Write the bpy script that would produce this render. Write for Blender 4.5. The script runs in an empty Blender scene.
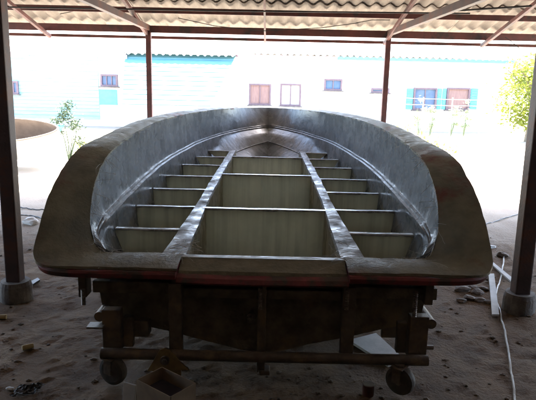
import bpy, bmesh, math, random
from mathutils import Vector, Matrix, noise
R = math.radians
random.seed(7)
sc = bpy.context.scene
COL = sc.collection

# ------------------------------------------------------------------ camera
EYE = 1.85                      # the hull stands LIFT above its own drawing datum on the cradle
LIFT = .15
F = 560.0                       # focal length in photo pixels (536 wide)
PITCH = math.atan((200 - 85) / F)
ROLL = 0.0225
cd = bpy.data.cameras.new('camera'); cam = bpy.data.objects.new('camera', cd); COL.objects.link(cam)
cd.sensor_width = 36; cd.lens = 36 * F / 536; cd.clip_start = 0.05; cd.clip_end = 800
CR = Matrix.Rotation(R(90) - PITCH, 4, 'X') @ Matrix.Rotation(ROLL, 4, 'Z')
cam.matrix_world = Matrix.Translation((0, 0, EYE)) @ CR
sc.camera = cam
def ray(px, py):
    return CR.to_3x3() @ Vector((px - 268, 200 - py, -F))
def at(px, py, D):                # point on the photo ray at distance y = D
    d = ray(px, py); return Vector((0, 0, EYE)) + d * (D / d.y)
def gnd(px, py, z=0.0):           # point on the level plane z
    d = ray(px, py); return Vector((0, 0, EYE)) + d * ((z - EYE) / d.z)

# ------------------------------------------------------------------ light
SUN_EL, SUN_AZ = R(67), R(20)
w = bpy.data.worlds.new('World'); sc.world = w; w.use_nodes = True
nt = w.node_tree; nt.nodes.clear()
sky = nt.nodes.new('ShaderNodeTexSky'); sky.sky_type = 'NISHITA'; sky.sun_disc = False
sky.sun_elevation = SUN_EL; sky.sun_rotation = SUN_AZ; sky.air_density = 1.0; sky.dust_density = 2.5; sky.ozone_density = 1.0
bg = nt.nodes.new('ShaderNodeBackground'); bg.inputs[1].default_value = 0.15
wo = nt.nodes.new('ShaderNodeOutputWorld')
nt.links.new(sky.outputs[0], bg.inputs[0]); nt.links.new(bg.outputs[0], wo.inputs[0])
sl = bpy.data.lights.new('sun', 'SUN'); sl.energy = 4.5; sl.angle = R(0.5); sl.color = (1, .96, .88)
so = bpy.data.objects.new('sun', sl); COL.objects.link(so)
sv = Vector((math.sin(SUN_AZ) * math.cos(SUN_EL), math.cos(SUN_AZ) * math.cos(SUN_EL), math.sin(SUN_EL)))
so.rotation_euler = sv.to_track_quat('Z', 'Y').to_euler(); so.location = (6, 20, 20)
sc.view_settings.view_transform = 'Standard'; sc.view_settings.look = 'None'
sc.view_settings.exposure = 3.65; sc.view_settings.gamma = 1.0
sc.view_settings.use_curve_mapping = False
sc.render.engine = 'CYCLES'
sc.cycles.max_bounces = 10; sc.cycles.diffuse_bounces = 6; sc.cycles.glossy_bounces = 4

# ------------------------------------------------------------------ materials
def mat(name, c1, c2=None, rough=.7, scale=6, bump=.0, bscale=40, metal=0, stretch=(1, 1, 1), c3=None, s3=2.5, t3=(.52, .62), coat=0, contrast=(.35, .65), rvar=0):
    m = bpy.data.materials.new(name); m.use_nodes = True
    n = m.node_tree.nodes; L = m.node_tree.links
    b = n['Principled BSDF']; b.inputs['Roughness'].default_value = rough; b.inputs['Metallic'].default_value = metal
    b.inputs['Coat Weight'].default_value = coat; b.inputs['Coat Roughness'].default_value = .12
    tc = n.new('ShaderNodeTexCoord'); mp = n.new('ShaderNodeMapping'); mp.inputs['Scale'].default_value = stretch
    L.new(tc.outputs['Object'], mp.inputs[0])
    def nz(s, d=6):
        t = n.new('ShaderNodeTexNoise'); t.inputs['Scale'].default_value = s; t.inputs['Detail'].default_value = d
        t.inputs['Roughness'].default_value = .62
        L.new(mp.outputs[0], t.inputs['Vector']); return t
    c2 = c2 or tuple(x * .7 for x in c1)
    t = nz(scale); r = n.new('ShaderNodeValToRGB')
    r.color_ramp.elements[0].position = contrast[0]; r.color_ramp.elements[1].position = contrast[1]
    r.color_ramp.elements[0].color = (*c2, 1); r.color_ramp.elements[1].color = (*c1, 1)
    L.new(t.outputs[0], r.inputs[0]); out = r.outputs[0]
    if c3:
        t3n = nz(s3, 5); r3 = n.new('ShaderNodeValToRGB')
        r3.color_ramp.elements[0].position = t3[0]; r3.color_ramp.elements[1].position = t3[1]
        L.new(t3n.outputs[0], r3.inputs[0])
        mx = n.new('ShaderNodeMix'); mx.data_type = 'RGBA'
        L.new(r3.outputs[0], mx.inputs[0]); L.new(out, mx.inputs[6]); mx.inputs[7].default_value = (*c3, 1)
        out = mx.outputs[2]
    L.new(out, b.inputs['Base Color'])
    if rvar:
        tr = nz(scale * 1.7); mr = n.new('ShaderNodeMapRange')
        mr.inputs[1].default_value = .3; mr.inputs[2].default_value = .7
        mr.inputs[3].default_value = max(.05, rough - rvar); mr.inputs[4].default_value = min(1, rough + rvar)
        L.new(tr.outputs[0], mr.inputs[0]); L.new(mr.outputs[0], b.inputs['Roughness'])
    if bump:
        tb = nz(bscale, 8); bp = n.new('ShaderNodeBump'); bp.inputs['Strength'].default_value = bump
        bp.inputs['Distance'].default_value = .02
        L.new(tb.outputs[0], bp.inputs['Height']); L.new(bp.outputs[0], b.inputs['Normal'])
    m['out'] = 1
    return m

M = {}
M['dirt'] = mat('packed_dirt', (.135, .077, .033), (.078, .043, .019), .95, 5, 1.0, 34, c3=(.175, .106, .052), s3=.7, t3=(.5, .72))
def yard_glare(m):  # glare of the sunlit yard put into the colour: dirt pales with distance
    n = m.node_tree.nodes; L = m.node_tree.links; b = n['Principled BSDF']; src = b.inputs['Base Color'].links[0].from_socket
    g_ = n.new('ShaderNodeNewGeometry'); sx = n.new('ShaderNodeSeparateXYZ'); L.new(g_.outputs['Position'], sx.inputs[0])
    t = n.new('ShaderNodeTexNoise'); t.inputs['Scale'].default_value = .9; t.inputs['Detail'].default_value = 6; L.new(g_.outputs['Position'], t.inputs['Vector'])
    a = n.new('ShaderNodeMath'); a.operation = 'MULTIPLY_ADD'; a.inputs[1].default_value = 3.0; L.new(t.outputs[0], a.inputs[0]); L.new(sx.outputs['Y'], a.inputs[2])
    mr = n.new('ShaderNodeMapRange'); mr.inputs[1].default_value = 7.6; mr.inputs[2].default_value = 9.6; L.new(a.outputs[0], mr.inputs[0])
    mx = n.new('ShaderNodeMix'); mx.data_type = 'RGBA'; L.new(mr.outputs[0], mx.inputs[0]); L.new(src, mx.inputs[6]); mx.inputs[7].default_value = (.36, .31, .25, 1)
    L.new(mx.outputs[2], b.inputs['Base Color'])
yard_glare(M['dirt'])
M['concrete'] = mat('rough_concrete', (.20, .18, .16), (.11, .095, .085), .9, 9, .5, 60)
M['steel_red'] = mat('red_oxide_steel', (.15, .05, .045), (.09, .037, .035), .55, 7, .15, 60, c3=(.05, .035, .035), s3=3)
M['steel_dark'] = mat('dark_steel', (.10, .062, .058), (.06, .04, .04), .55, 5, .2, 50, c3=(.12, .05, .035), s3=5)
M['sheet'] = mat('old_cement_sheet', (.43, .39, .345), (.30, .27, .24), .85, 2.2, .2, 70, stretch=(5, .5, 5), c3=(.25, .21, .17), s3=1.2, t3=(.56, .75))
M['flange'] = mat('trimmed_laminate', (.28, .255, .175), (.15, .14, .10), .55, 5, .6, 35, c3=(.19, .07, .05), s3=2.2, t3=(.56, .68), rvar=.18)
M['red'] = mat('red_gelcoat', (.24, .04, .045), (.13, .03, .03), .5, 6, .2, 40, c3=(.07, .045, .035), s3=7, t3=(.48, .6))
M['mould'] = mat('mould_back', (.20, .165, .12), (.08, .065, .048), .8, 7, .5, 30, c3=(.22, .16, .09), s3=4, t3=(.55, .72))
M['frame'] = mat('cradle_steel', (.14, .11, .085), (.07, .055, .042), .6, 9, .3, 50, c3=(.16, .115, .07), s3=6)
M['thread'] = mat('threaded_rod', (.20, .17, .14), (.1, .08, .07), .5, 12, .2, 80, metal=.3)
M['tinred'] = mat('dull_tin', (.12, .035, .03), (.07, .03, .025), .5, 8)
M['rubber'] = mat('caster_wheel', (.09, .075, .06), (.045, .04, .035), .7, 12, .2, 60)
M['white'] = mat('weathered_white', (.72, .70, .66), (.55, .52, .48), .6, 5, .1, 50)
M['foam'] = mat('grey_white_board', (.5, .49, .47), (.36, .35, .34), .7, 6, .15, 50)
M['card'] = mat('brown_cardboard', (.26, .19, .12), (.18, .13, .085), .85, 6, .1, 60)
M['yellow'] = mat('ochre_paint', (.20, .14, .05), (.12, .08, .035), .5, 9, .2, 50, c3=(.1, .05, .03), s3=7)
M['wall_white'] = mat('white_wall', (.82, .83, .82), (.74, .76, .75), .85, 2, .05, 40)
M['wall_teal'] = mat('pale_teal_siding', (.33, .55, .60), (.26, .48, .54), .8, 1.5, .05, 30, stretch=(1, 1, 6))
M['teal'] = mat('turquoise_paint', (.13, .42, .47), (.10, .37, .42), .6, 4)
M['pier'] = mat('washed_out_teal', (.50, .74, .76), (.45, .68, .72), .7, 4)
M['blue'] = mat('blue_fascia', (.13, .35, .50), (.10, .3, .45), .6, 4)
M['pink'] = mat('faded_pink_fascia', (.55, .38, .47), (.48, .33, .42), .7, 3)
M['tin'] = mat('pale_tin_roof', (.66, .66, .64), (.5, .52, .52), .5, 2, .1, 30, stretch=(3, .5, 3))
M['glass'] = mat('window_glass', (.10, .17, .27), (.07, .12, .22), .15, 2)  # lens haze put into the colour, so the panes are paler
M['curtain'] = mat('dusky_curtain', (.30, .20, .18), (.22, .14, .13), .9, 14, stretch=(6, 1, .3))
M['winframe'] = mat('dark_window_frame', (.17, .12, .14), (.13, .09, .11), .6, 8)  # frame tone lifted by the same haze in the colour
M['leaf'] = mat('leaf', (.10, .13, .02), (.05, .085, .015), .55, 3)
M['leaf2'] = mat('weed_leaf', (.17, .17, .05), (.10, .11, .03), .6, 3)
M['leafdark'] = mat('dark_leaf', (.06, .09, .035), (.035, .06, .02), .6, 3)
M['leafpale'] = mat('pale_leaf', (.36, .40, .26), (.24, .3, .18), .6, 3)
M['bark'] = mat('bark', (.26, .22, .17), (.18, .15, .11), .9, 9, .4, 30)
M['tan'] = mat('tan_laminate', (.27, .225, .19), (.20, .165, .14), .6, 4, .2, 30, stretch=(1, 4, 1))
M['tarp'] = mat('teal_tarp', (.06, .42, .40), (.04, .3, .3), .45, 5)
M['cable'] = mat('grey_cable', (.55, .53, .5), (.42, .4, .38), .5, 8)
M['black'] = mat('black_cable', (.03, .028, .028), (.02, .02, .02), .5, 8)
M['stone'] = mat('rubble', (.20, .16, .13), (.11, .085, .07), .9, 12, .5, 40)
M['clod'] = mat('dirt_clod', (.12, .078, .045), (.07, .045, .026), .95, 12, .5, 40)
M['puddle'] = mat('wet_patch', (.05, .045, .045), (.02, .016, .015), .45, 12, .4, 30)
M['dark'] = mat('dark_cloth', (.04, .035, .045), (.025, .02, .03), .9, 8)

def laminate(name, base, lo, streak, axis_scale, white=.35, rough=.27, rv=.13):
    """resin-wet fibreglass: mottled, vertical drips, pale strands, seam lines"""
    m = mat(name, base, lo, rough, 3.5, .0, 30, stretch=(1, 1, 1), rvar=rv)
    n = m.node_tree.nodes; L = m.node_tree.links; b = n['Principled BSDF']
    tc = n.new('ShaderNodeTexCoord')
    src = b.inputs['Base Color'].links[0].from_socket
    mp = n.new('ShaderNodeMapping'); mp.inputs['Scale'].default_value = axis_scale
    L.new(tc.outputs['Object'], mp.inputs[0])
    t = n.new('ShaderNodeTexNoise'); t.inputs['Scale'].default_value = 3; t.inputs['Detail'].default_value = 5
    L.new(mp.outputs[0], t.inputs['Vector'])
    r = n.new('ShaderNodeValToRGB'); r.color_ramp.elements[0].position = .42; r.color_ramp.elements[1].position = .72
    L.new(t.outputs[0], r.inputs[0])
    mx = n.new('ShaderNodeMix'); mx.data_type = 'RGBA'; mx.inputs[7].default_value = (*streak, 1)
    L.new(r.outputs[0], mx.inputs[0]); L.new(src, mx.inputs[6])
    # fine pale strands from a warped voronoi edge
    nz = n.new('ShaderNodeTexNoise'); nz.inputs['Scale'].default_value = 2.2; nz.inputs['Detail'].default_value = 3
    L.new(tc.outputs['Object'], nz.inputs['Vector'])
    ad = n.new('ShaderNodeVectorMath'); ad.operation = 'ADD'
    L.new(tc.outputs['Object'], ad.inputs[0]); L.new(nz.outputs[1], ad.inputs[1])
    vo = n.new('ShaderNodeTexVoronoi'); vo.feature = 'DISTANCE_TO_EDGE'; vo.inputs['Scale'].default_value = 4.5
    L.new(ad.outputs[0], vo.inputs['Vector'])
    lt = n.new('ShaderNodeMapRange'); lt.inputs[1].default_value = 0; lt.inputs[2].default_value = .018
    lt.inputs[3].default_value = white; lt.inputs[4].default_value = 0
    L.new(vo.outputs['Distance'], lt.inputs[0])
    t2 = n.new('ShaderNodeTexNoise'); t2.inputs['Scale'].default_value = 1.6; L.new(tc.outputs['Object'], t2.inputs['Vector'])
    r2 = n.new('ShaderNodeMapRange'); r2.inputs[1].default_value = .5; r2.inputs[2].default_value = .62
    L.new(t2.outputs[0], r2.inputs[0])
    mu = n.new('ShaderNodeMath'); mu.operation = 'MULTIPLY'; L.new(lt.outputs[0], mu.inputs[0]); L.new(r2.outputs[0], mu.inputs[1])
    mx2 = n.new('ShaderNodeMix'); mx2.data_type = 'RGBA'; mx2.inputs[7].default_value = (.5, .52, .54, 1)
    L.new(mu.outputs[0], mx2.inputs[0]); L.new(mx.outputs[2], mx2.inputs[6]); L.new(mx2.outputs[2], b.inputs['Base Color'])
    # bump: woven, rippled
    tb = n.new('ShaderNodeTexNoise'); tb.inputs['Scale'].default_value = 15; tb.inputs['Detail'].default_value = 4
    L.new(tc.outputs['Object'], tb.inputs['Vector'])
    tb2 = n.new('ShaderNodeMath'); tb2.operation = 'ADD'; L.new(tb.outputs[0], tb2.inputs[0]); L.new(t.outputs[0], tb2.inputs[1])
    bp = n.new('ShaderNodeBump'); bp.inputs['Strength'].default_value = .28; bp.inputs['Distance'].default_value = .010
    L.new(tb2.outputs[0], bp.inputs['Height']); L.new(bp.outputs[0], b.inputs['Normal'])
    return m
M['hull'] = laminate('grey_wet_laminate', (.165, .178, .19), (.11, .121, .131), (.22, .235, .25), (1.5, 5, 1.5), .5)
M['ply'] = laminate('resined_plywood', (.74, .71, .58), (.55, .53, .42), (.24, .22, .16), (6, 2, .3), .1)
M['tape'] = laminate('glossy_glass_tape', (.34, .33, .30), (.14, .13, .11), (.42, .42, .41), (7, 7, 7), .8, .36, .3)
M['tape'].node_tree.nodes['Principled BSDF'].inputs['Coat Weight'].default_value = .5

def translucent(m, amt, col=None):
    n = m.node_tree.nodes; L = m.node_tree.links; b = n['Principled BSDF']; o = n['Material Output']
    t = n.new('ShaderNodeBsdfTranslucent'); x = n.new('ShaderNodeMixShader'); x.inputs[0].default_value = amt
    if col: t.inputs[0].default_value = (*col, 1)
    else: L.new(b.inputs['Base Color'].links[0].from_socket, t.inputs[0])
    L.new(b.outputs[0], x.inputs[1]); L.new(t.outputs[0], x.inputs[2]); L.new(x.outputs[0], o.inputs[0])
translucent(M['ply'], .5, (.78, .76, .60))
translucent(M['leaf'], .5, (.30, .34, .04)); translucent(M['leaf2'], .5, (.42, .40, .10)); translucent(M['leafpale'], .4)
M['cap'] = laminate('resin_capped_stringer', (.20, .185, .155), (.07, .065, .052), (.34, .34, .33), (9, 9, 9), .9, .42, .36)
# ------------------------------------------------------------------ helpers
def mesh(name, bm, m, parent=None, smooth=False):
    me = bpy.data.meshes.new(name); bm.to_mesh(me); bm.free()
    ms = m if isinstance(m, list) else [m]
    for x in ms: me.materials.append(x)
    if smooth:
        for p in me.polygons: p.use_smooth = True
        me.set_sharp_from_angle(angle=R(28))
    o = bpy.data.objects.new(name, me); COL.objects.link(o)
    if parent: o.parent = parent; o.matrix_parent_inverse = Matrix.Identity(4)
    return o
def tag(o, label, cat, group=None):
    o['label'] = label; o['category'] = cat
    if group: o['group'] = group
    return o
def thing(name, label, cat, loc=(0, 0, 0), rz=0, group=None):
    o = bpy.data.objects.new(name, None); COL.objects.link(o); o.location = loc; o.rotation_euler = (0, 0, rz)
    o.empty_display_size = .1
    return tag(o, label, cat, group)
def BM(): return bmesh.new()
def box(bm, c, s, rot=None, bev=0):
    r = bmesh.ops.create_cube(bm, size=1); vs = r['verts']
    for v in vs: v.co = Vector((v.co.x * s[0], v.co.y * s[1], v.co.z * s[2]))
    if bev:
        es = list({e for v in vs for e in v.link_edges})
        rb = bmesh.ops.bevel(bm, geom=es, offset=bev, segments=2, affect='EDGES', profile=.6)
        vs = list({v for f in rb['faces'] for v in f.verts} | {v for v in vs if v.is_valid})
    mt = Matrix.Translation(c) @ (rot.to_4x4() if rot else Matrix.Identity(4))
    bmesh.ops.transform(bm, matrix=mt, verts=[v for v in vs if v.is_valid])
def beam(bm, a, b, wd, ht, up=Vector((0, 0, 1)), bev=.004):
    a = Vector(a); b = Vector(b); d = (b - a); L = d.length; y = d.normalized()
    x = y.cross(up).normalized(); z = x.cross(y)
    box(bm, (a + b) / 2, (wd, L, ht), Matrix((x, y, z)).transposed(), bev)
def tube(bm, pts, r, n=8, caps=True, radii=None):
    pts = [Vector(p) for p in pts]; rings = []
    for i, p in enumerate(pts):
        t = (pts[min(i + 1, len(pts) - 1)] - pts[max(i - 1, 0)]).normalized()
        u = t.cross(Vector((0, 0, 1)) if abs(t.z) < .95 else Vector((1, 0, 0))).normalized(); v = t.cross(u)
        rr = radii[i] if radii else r
        rings.append([bm.verts.new(p + (u * math.cos(2 * math.pi * k / n) + v * math.sin(2 * math.pi * k / n)) * rr) for k in range(n)])
    for i in range(len(rings) - 1):
        for k in range(n):
            bm.faces.new((rings[i][k], rings[i][(k + 1) % n], rings[i + 1][(k + 1) % n], rings[i + 1][k]))
    if caps: bm.faces.new(rings[0][::-1]); bm.faces.new(rings[-1])
def cyl(bm, a, b, r, n=20, r2=None):
    tube(bm, [a, b], r, n, radii=[r, r2 or r])
def grid(bm, rows, closed=False):
    V = [[bm.verts.new(p) for p in r] for r in rows]
    for i in range(len(V) - 1):
        for j in range(len(V[i]) - 1):
            bm.faces.new((V[i][j], V[i][j + 1], V[i + 1][j + 1], V[i + 1][j]))
    return V
def prism(bm, poly, d):           # closed polygon extruded by vector d
    d = Vector(d); a = [bm.verts.new(p) for p in poly]; b = [bm.verts.new(Vector(p) + d) for p in poly]
    bm.faces.new(a); bm.faces.new(b[::-1]); n = len(a)
    for i in range(n): bm.faces.new((a[i], b[i], b[(i + 1) % n], a[(i + 1) % n]))
    bmesh.ops.recalc_face_normals(bm, faces=bm.faces)
def interp(tab, t):               # tab rows (t, a, b, ...)
    if t <= tab[0][0]: return tab[0][1:]
    for p, q in zip(tab, tab[1:]):
        if t <= q[0]:
            k = (t - p[0]) / (q[0] - p[0]); return tuple(a + (b - a) * k for a, b in zip(p[1:], q[1:]))
    return tab[-1][1:]
def copy_tree(o, parent=None):
    c = o.copy(); COL.objects.link(c); c.parent = parent
    for ch in list(o.children): copy_tree(ch, c)
    return c

# ------------------------------------------------------------------ ground
def gz(x, y):
    h = .022 * noise.noise(Vector((x * .9, y * .9, 0))) + .014 * noise.noise(Vector((x * 3.1, y * 3.1, 4))) \
        + .012 * noise.noise(Vector((x * 9, y * 9, 9))) + .012 * noise.noise(Vector((x * 23, y * 23, 2)))
    return h - .012
bm = BM()
def spaced(lo, hi, stops):
    out = [lo]
    while out[-1] < hi:
        v = out[-1]; out.append(v + stops(v))
    return out
xs = spaced(-60, 60, lambda v: .05 if abs(v) < 3.2 else (.12 if abs(v) < 7 else (1.0 if abs(v) < 20 else 5)))
ys = spaced(-12, 90, lambda v: .045 if 1.9 < v < 7 else (.12 if 1 < v < 12 else (1.0 if v < 30 else 5)))
grid(bm, [[(x, y, gz(x, y)) for x in xs] for y in ys])
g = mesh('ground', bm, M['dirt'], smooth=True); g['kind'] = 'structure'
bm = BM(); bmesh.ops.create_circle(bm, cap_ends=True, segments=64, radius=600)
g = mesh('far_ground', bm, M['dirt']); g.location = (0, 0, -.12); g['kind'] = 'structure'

# ------------------------------------------------------------------ shed
shed = thing('open_shed', 'open boat shed with red steel frame and corrugated cement roof over the hull', 'shed')
EY, EZ, SL = 9.8, 2.725, .23        # far post line, beam centre height, roof slope
NY = 4.5
TOP = 2.81
def roof_z(y): return TOP + SL * (EY - y) if y > 2 else TOP + SL * (EY - 2) - SL * (2 - y)
def post(x, y, h, base, lean=0, foot=True):
    bm = BM()
    box(bm, (0, 0, h / 2), (base, base, h), bev=.012)
    p = mesh('post', bm, M['steel_dark'], shed); p.location = (x, y, 0); p.rotation_euler = (0, lean, 0)
    if foot:
        bm = BM(); tube(bm, [(0, 0, -.1), (0, 0, .12), (0, 0, .155)], .13, 22, radii=[.138, .132, .122])
        for v in bm.verts: v.co += Vector((noise.noise(v.co * 9 + Vector((x, y, 0))), noise.noise(v.co * 8), 0)) * .012
        f = mesh('footing', bm, M['concrete'], p)
    return p
pl = gnd(15, 297); pr = gnd(518, 309)
post(pl.x + .015, pl.y, 4.05, .118, R(.25)); post(pr.x, pr.y, 4.05, .125, R(-.4))
XL = at(149, 60, EY).x; XR = at(387, 60, EY).x
for x in (XL, XR): post(x, EY, EZ - .04, .09).data.materials[0] = M['steel_red']
for x in (XL - 4.1, XR + 4.1):
    post(x, EY, EZ - .04, .10); post(x, NY, 4.05, .145)
for x in (-6.2, -2.1, 2.1, 6.2): post(x, -1, 4.3, .145, foot=False)
WX = 8.6
bm = BM(); beam(bm, (-WX, EY, EZ), (WX, EY, EZ), .07, .115); mesh('eave_beam', bm, M['steel_red'], shed)
bm = BM(); beam(bm, (-WX, EY + .42, EZ - .10), (WX, EY + .42, EZ - .10), .05, .05); mesh('eave_purlin', bm, M['steel_red'], shed)
for y in (9.02, 8.2, 7.4, 6.6, 5.8, 5.0, 4.2, 3.4, 2.6):
    bm = BM(); z = roof_z(y) - .055; beam(bm, (-WX, y, z), (WX, y, z), .05, .085); mesh('purlin', bm, M['steel_red'], shed)
# rafters along the slope, seen running out past the eave beam
for px, py in ((45, 36), (147, 33), (265, 38), (387, 42), (486, 48)):
    x = at(px, py, EY).x; wd = .05 if px != 265 else .03
    bm = BM(); beam(bm, (x, 2.2, roof_z(2.2) - .15), (x, EY + .22, roof_z(EY + .22) - .17), wd, .06); mesh('rafter', bm, M['steel_red'], shed)
# level tie beams from far post to near post
for xf, xn in ((XL, pl.x), (XR, pr.x)):
    bm = BM(); beam(bm, (xf, EY, EZ + .02), (xn, NY, EZ + .06), .07, .09); mesh('tie_beam', bm, M['steel_dark'], shed)
# thin service rod and sagging wires below the roof
a = at(0, 7, 8.4); b = at(470, 13.5, 8.4)
bm = BM(); tube(bm, [a, a.lerp(b, .5) - Vector((0, 0, .01)), b], .012, 6); mesh('conduit', bm, M['black'], shed)
bm = BM(); tube(bm, [at(452, 11, 8.5), at(532, 6, 7.9)], .014, 6); mesh('conduit', bm, M['black'], shed)
for q in ([(60, 14), (85, 9), (100, 5), (150, 2)], [(178, 18), (215, 26), (262, 31), (320, 28), (358, 23)], [(356, 23), (372, 20), (390, 20)], [(505, 37), (512, 42), (520, 49)]):
    bm = BM(); tube(bm, [at(x, y, 9.3) for x, y in q], .006, 5); mesh('hanging_wire', bm, M['black'], shed)
# corrugated cement sheets
PW = .212
def sheet_bm(wd, y0, y1, lift, th=.012, amp=.027, n=8):
    bm = BM(); k = int(wd / PW * n)
    rows = []
    for y in (y0, (y0 + y1) / 2, y1):
        zb = roof_z(y) + lift
        rows.append([Vector((i * wd / k, y, zb + amp * math.cos(2 * math.pi * i * wd / k / PW))) for i in range(k + 1)])
    top = [[p + Vector((0, 0, th)) for p in r] for r in rows]
    A = grid(bm, rows); B = grid(bm, top)
    for j in range(k):
        bm.faces.new((A[0][j], A[0][j + 1], B[0][j + 1], B[0][j])); bm.faces.new((A[-1][j], A[-1][j + 1], B[-1][j + 1], B[-1][j]))
    for V, i in ((0, 0), (0, -1)):
        for r in range(2): bm.faces.new((A[r][i], A[r + 1][i], B[r + 1][i], B[r][i]))
    bmesh.ops.recalc_face_normals(bm, faces=bm.faces); return bm
SW = PW * 5
rowsR = [(8.93, 10.35, .055), (7.3, 9.15, .078), (5.6, 7.5, .101)]
nx = int(2 * WX / SW)
for ri, (y0, y1, lift) in enumerate(rowsR):
    proto = None
    for i in range(nx):
        if not proto:
            proto = mesh('roof_sheet', sheet_bm(SW + .06, y0, y1, lift), M['sheet'], shed, True); o = proto
        else:
            o = proto.copy(); COL.objects.link(o); o.parent = shed
        jx = random.uniform(-.008, .008)
        o.location = (-WX + i * SW + jx, random.uniform(-.03, .03) if i else 0, random.uniform(0, .006) + (i % 2) * .002)
o = mesh('roof_sheet', sheet_bm(nx * SW, 2.0, 5.9, .13, n=6), M['sheet'], shed, True); o.location.x = -WX
o = mesh('roof_sheet', sheet_bm(nx * SW, -8, 1.99, .13, n=4), M['sheet'], shed, True); o.location.x = -WX
# unseen rear and side walls of the shed, placed and sized to darken the foreground
for c, s in (((0, -8, 1.6), (2 * WX, .12, 3.2)), ((-5.6, -2.0, 2.1), (.12, 11.8, 4.2)), ((5.6, -2.0, 2.1), (.12, 11.8, 4.2))):
    bm = BM(); box(bm, c, s); mesh('wall', bm, M['concrete'], shed)

# ------------------------------------------------------------------ boat hull
CX = -.022                          # centre line
D0 = 3.46
rimI = [(3.46, .98, .625), (3.475, 1.05, .63), (3.52, 1.11, .68), (3.57, 1.145, .79), (3.64, 1.155, .91), (3.75, 1.16, 1.02), (3.9, 1.165, 1.10), (4.1, 1.17, 1.165),
        (4.35, 1.17, 1.205), (4.9, 1.185, 1.245), (6.0, 1.19, 1.285), (7.2, 1.12, 1.30), (8.24, .93, 1.31), (8.9, .72, 1.315), (9.4, .45, 1.315), (9.7, .2, 1.315), (9.8, 0.0, 1.315)]
rimO = [(3.165, .98, .61), (3.185, 1.20, .608), (3.235, 1.335, .615), (3.32, 1.405, .665), (3.43, 1.415, .775), (3.55, 1.41, .91), (3.71, 1.40, 1.035), (3.9, 1.395, 1.125),
        (4.15, 1.385, 1.205), (4.7, 1.375, 1.25), (5.9, 1.36, 1.30), (7.2, 1.29, 1.315), (8.3, 1.10, 1.325), (9.05, .86, 1.33), (9.6, .55, 1.33), (9.93, .25, 1.33), (10.03, 0.0, 1.33)]
chine = [(3.46, .97, .56), (3.6, 1.11, .70), (3.8, 1.135, .765), (4.07, 1.165, .77), (5.0, 1.185, .81), (6.2, 1.175, .85), (7.2, 1.10, .875), (8.24, .95, .91), (9.0, .62, .97), (9.4, .34, 1.005), (9.68, 0, 1.03)]
bulk = [(3.46, .96, .52), (3.7, 1.08, .60), (4.07, 1.13, .63), (5, 1.135, .65), (6.2, 1.13, .67), (7.2, 1.04, .70), (8.24, .88, .735), (8.8, .62, .80), (9.2, .34, .86), (9.52, 0, .90)]
bilge = [(3.46, .95, .30), (5, 1.10, .27), (6.2, 1.08, .29), (7.3, .98, .37), (8.0, .82, .48), (8.4, .70, .56), (8.8, .49, .65), (9.15, .24, .72), (9.4, 0, .77)]
keel = [(3.46, 0, .12), (6, 0, .12), (7.6, 0, .15), (8.5, 0, .25), (9.0, 0, .42), (9.3, 0, .64), (9.4, 0, .765)]
def smooth_tab(tab, n):
    """catmull-rom resample of a (D,x,z) polyline"""
    P = [Vector(p) for p in tab]; P = [P[0] * 2 - P[1]] + P + [P[-1] * 2 - P[-2]]
    seg = len(tab) - 1; out = []
    for i in range(n + 1):
        t = i / n * seg; k = min(int(t), seg - 1); u = t - k; a, b, c, d = P[k:k + 4]
        out.append(.5 * ((2 * b) + (c - a) * u + (2 * a - 5 * b + 4 * c - d) * u * u + (3 * b - a - 3 * c + d) * u ** 3))
    return out
NS = 64
# all curves resampled at matched fractions of length along the boat
def matched(tab, fr):
    dense = smooth_tab(tab, 600); Da, Db = tab[0][0], tab[-1][0]; out = []; j = 0
    for f in fr:
        D = Da + (Db - Da) * f
        while j < 599 and dense[j + 1].x < D: j += 1
        a, b = dense[j], dense[j + 1]; k = 0 if b.x == a.x else max(0, min(1, (D - a.x) / (b.x - a.x)))
        out.append(a.lerp(b, k))
    return out
fr = [(i / NS) for i in range(NS + 1)]
fr = [.5 * f + .5 * (1 - math.cos(math.pi * f)) / 2 for f in fr]
def P3(p, s, off=0, dz=0): return Vector((CX + s * (p.y + off), p.x, p.z + dz))
cI = matched(rimI, fr); cC = matched(chine, fr); cB = matched(bulk, fr); cG = matched(bilge, fr); cK = matched(keel, fr)
boat = thing('boat_hull', 'unfinished grey fibreglass boat hull with stringers and bulkheads lying in its mould', 'boat', (0, 0, LIFT))
bm = BM()
def wob(p, a=.006): 
    return p + Vector((noise.noise(p * 3.1), noise.noise(p * 3.1 + Vector((5, 5, 5))), noise.noise(p * 3.3 + Vector((9, 0, 0))))) * a
for s in (-1, 1):
    cols = []
    for i in range(NS + 1):
        I, C, B, G, K = cI[i], cC[i], cB[i], cG[i], cK[i]
        line = []
        for k in range(7):
            u = k / 6; p = I.lerp(C, u); p.y += .02 * math.sin(math.pi * u) * (1 - i / NS); line.append(p)
        # moulded spray chine: two small steps
        h = min(1, i / 8.0); yk = min(1, C.y / .2)
        line += [C + Vector((0, -.018 * h * yk, -.004)), C + Vector((0, -.022 * h * yk, -.022)), C + Vector((0, -.042 * h * yk, -.028)), C + Vector((0, -.046 * h * yk, -.05))]
        st = line[-1]
        for k in range(1, 5): line.append(st.lerp(B, k / 4))
        for k in range(1, 5): line.append(B.lerp(G, k / 4))
        for k in range(1, 7): line.append(G.lerp(K, k / 6))
        cols.append([wob(P3(p, s)) if k else P3(p, s) for k, p in enumerate(line)])
    grid(bm, cols)
bmesh.ops.remove_doubles(bm, verts=bm.verts, dist=.002)
bmesh.ops.recalc_face_normals(bm, faces=bm.faces)
for f in bm.faces: pass
skin = mesh('hull_skin', bm, M['hull'], boat, True)
bm = BM()
for s in (-1, 1):
    tube(bm, [P3(p, s, 0, .004) for p in cG if p.x > 8.3], .009, 6)
mesh('bow_crease', bm, M['hull'], boat, True)
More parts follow.
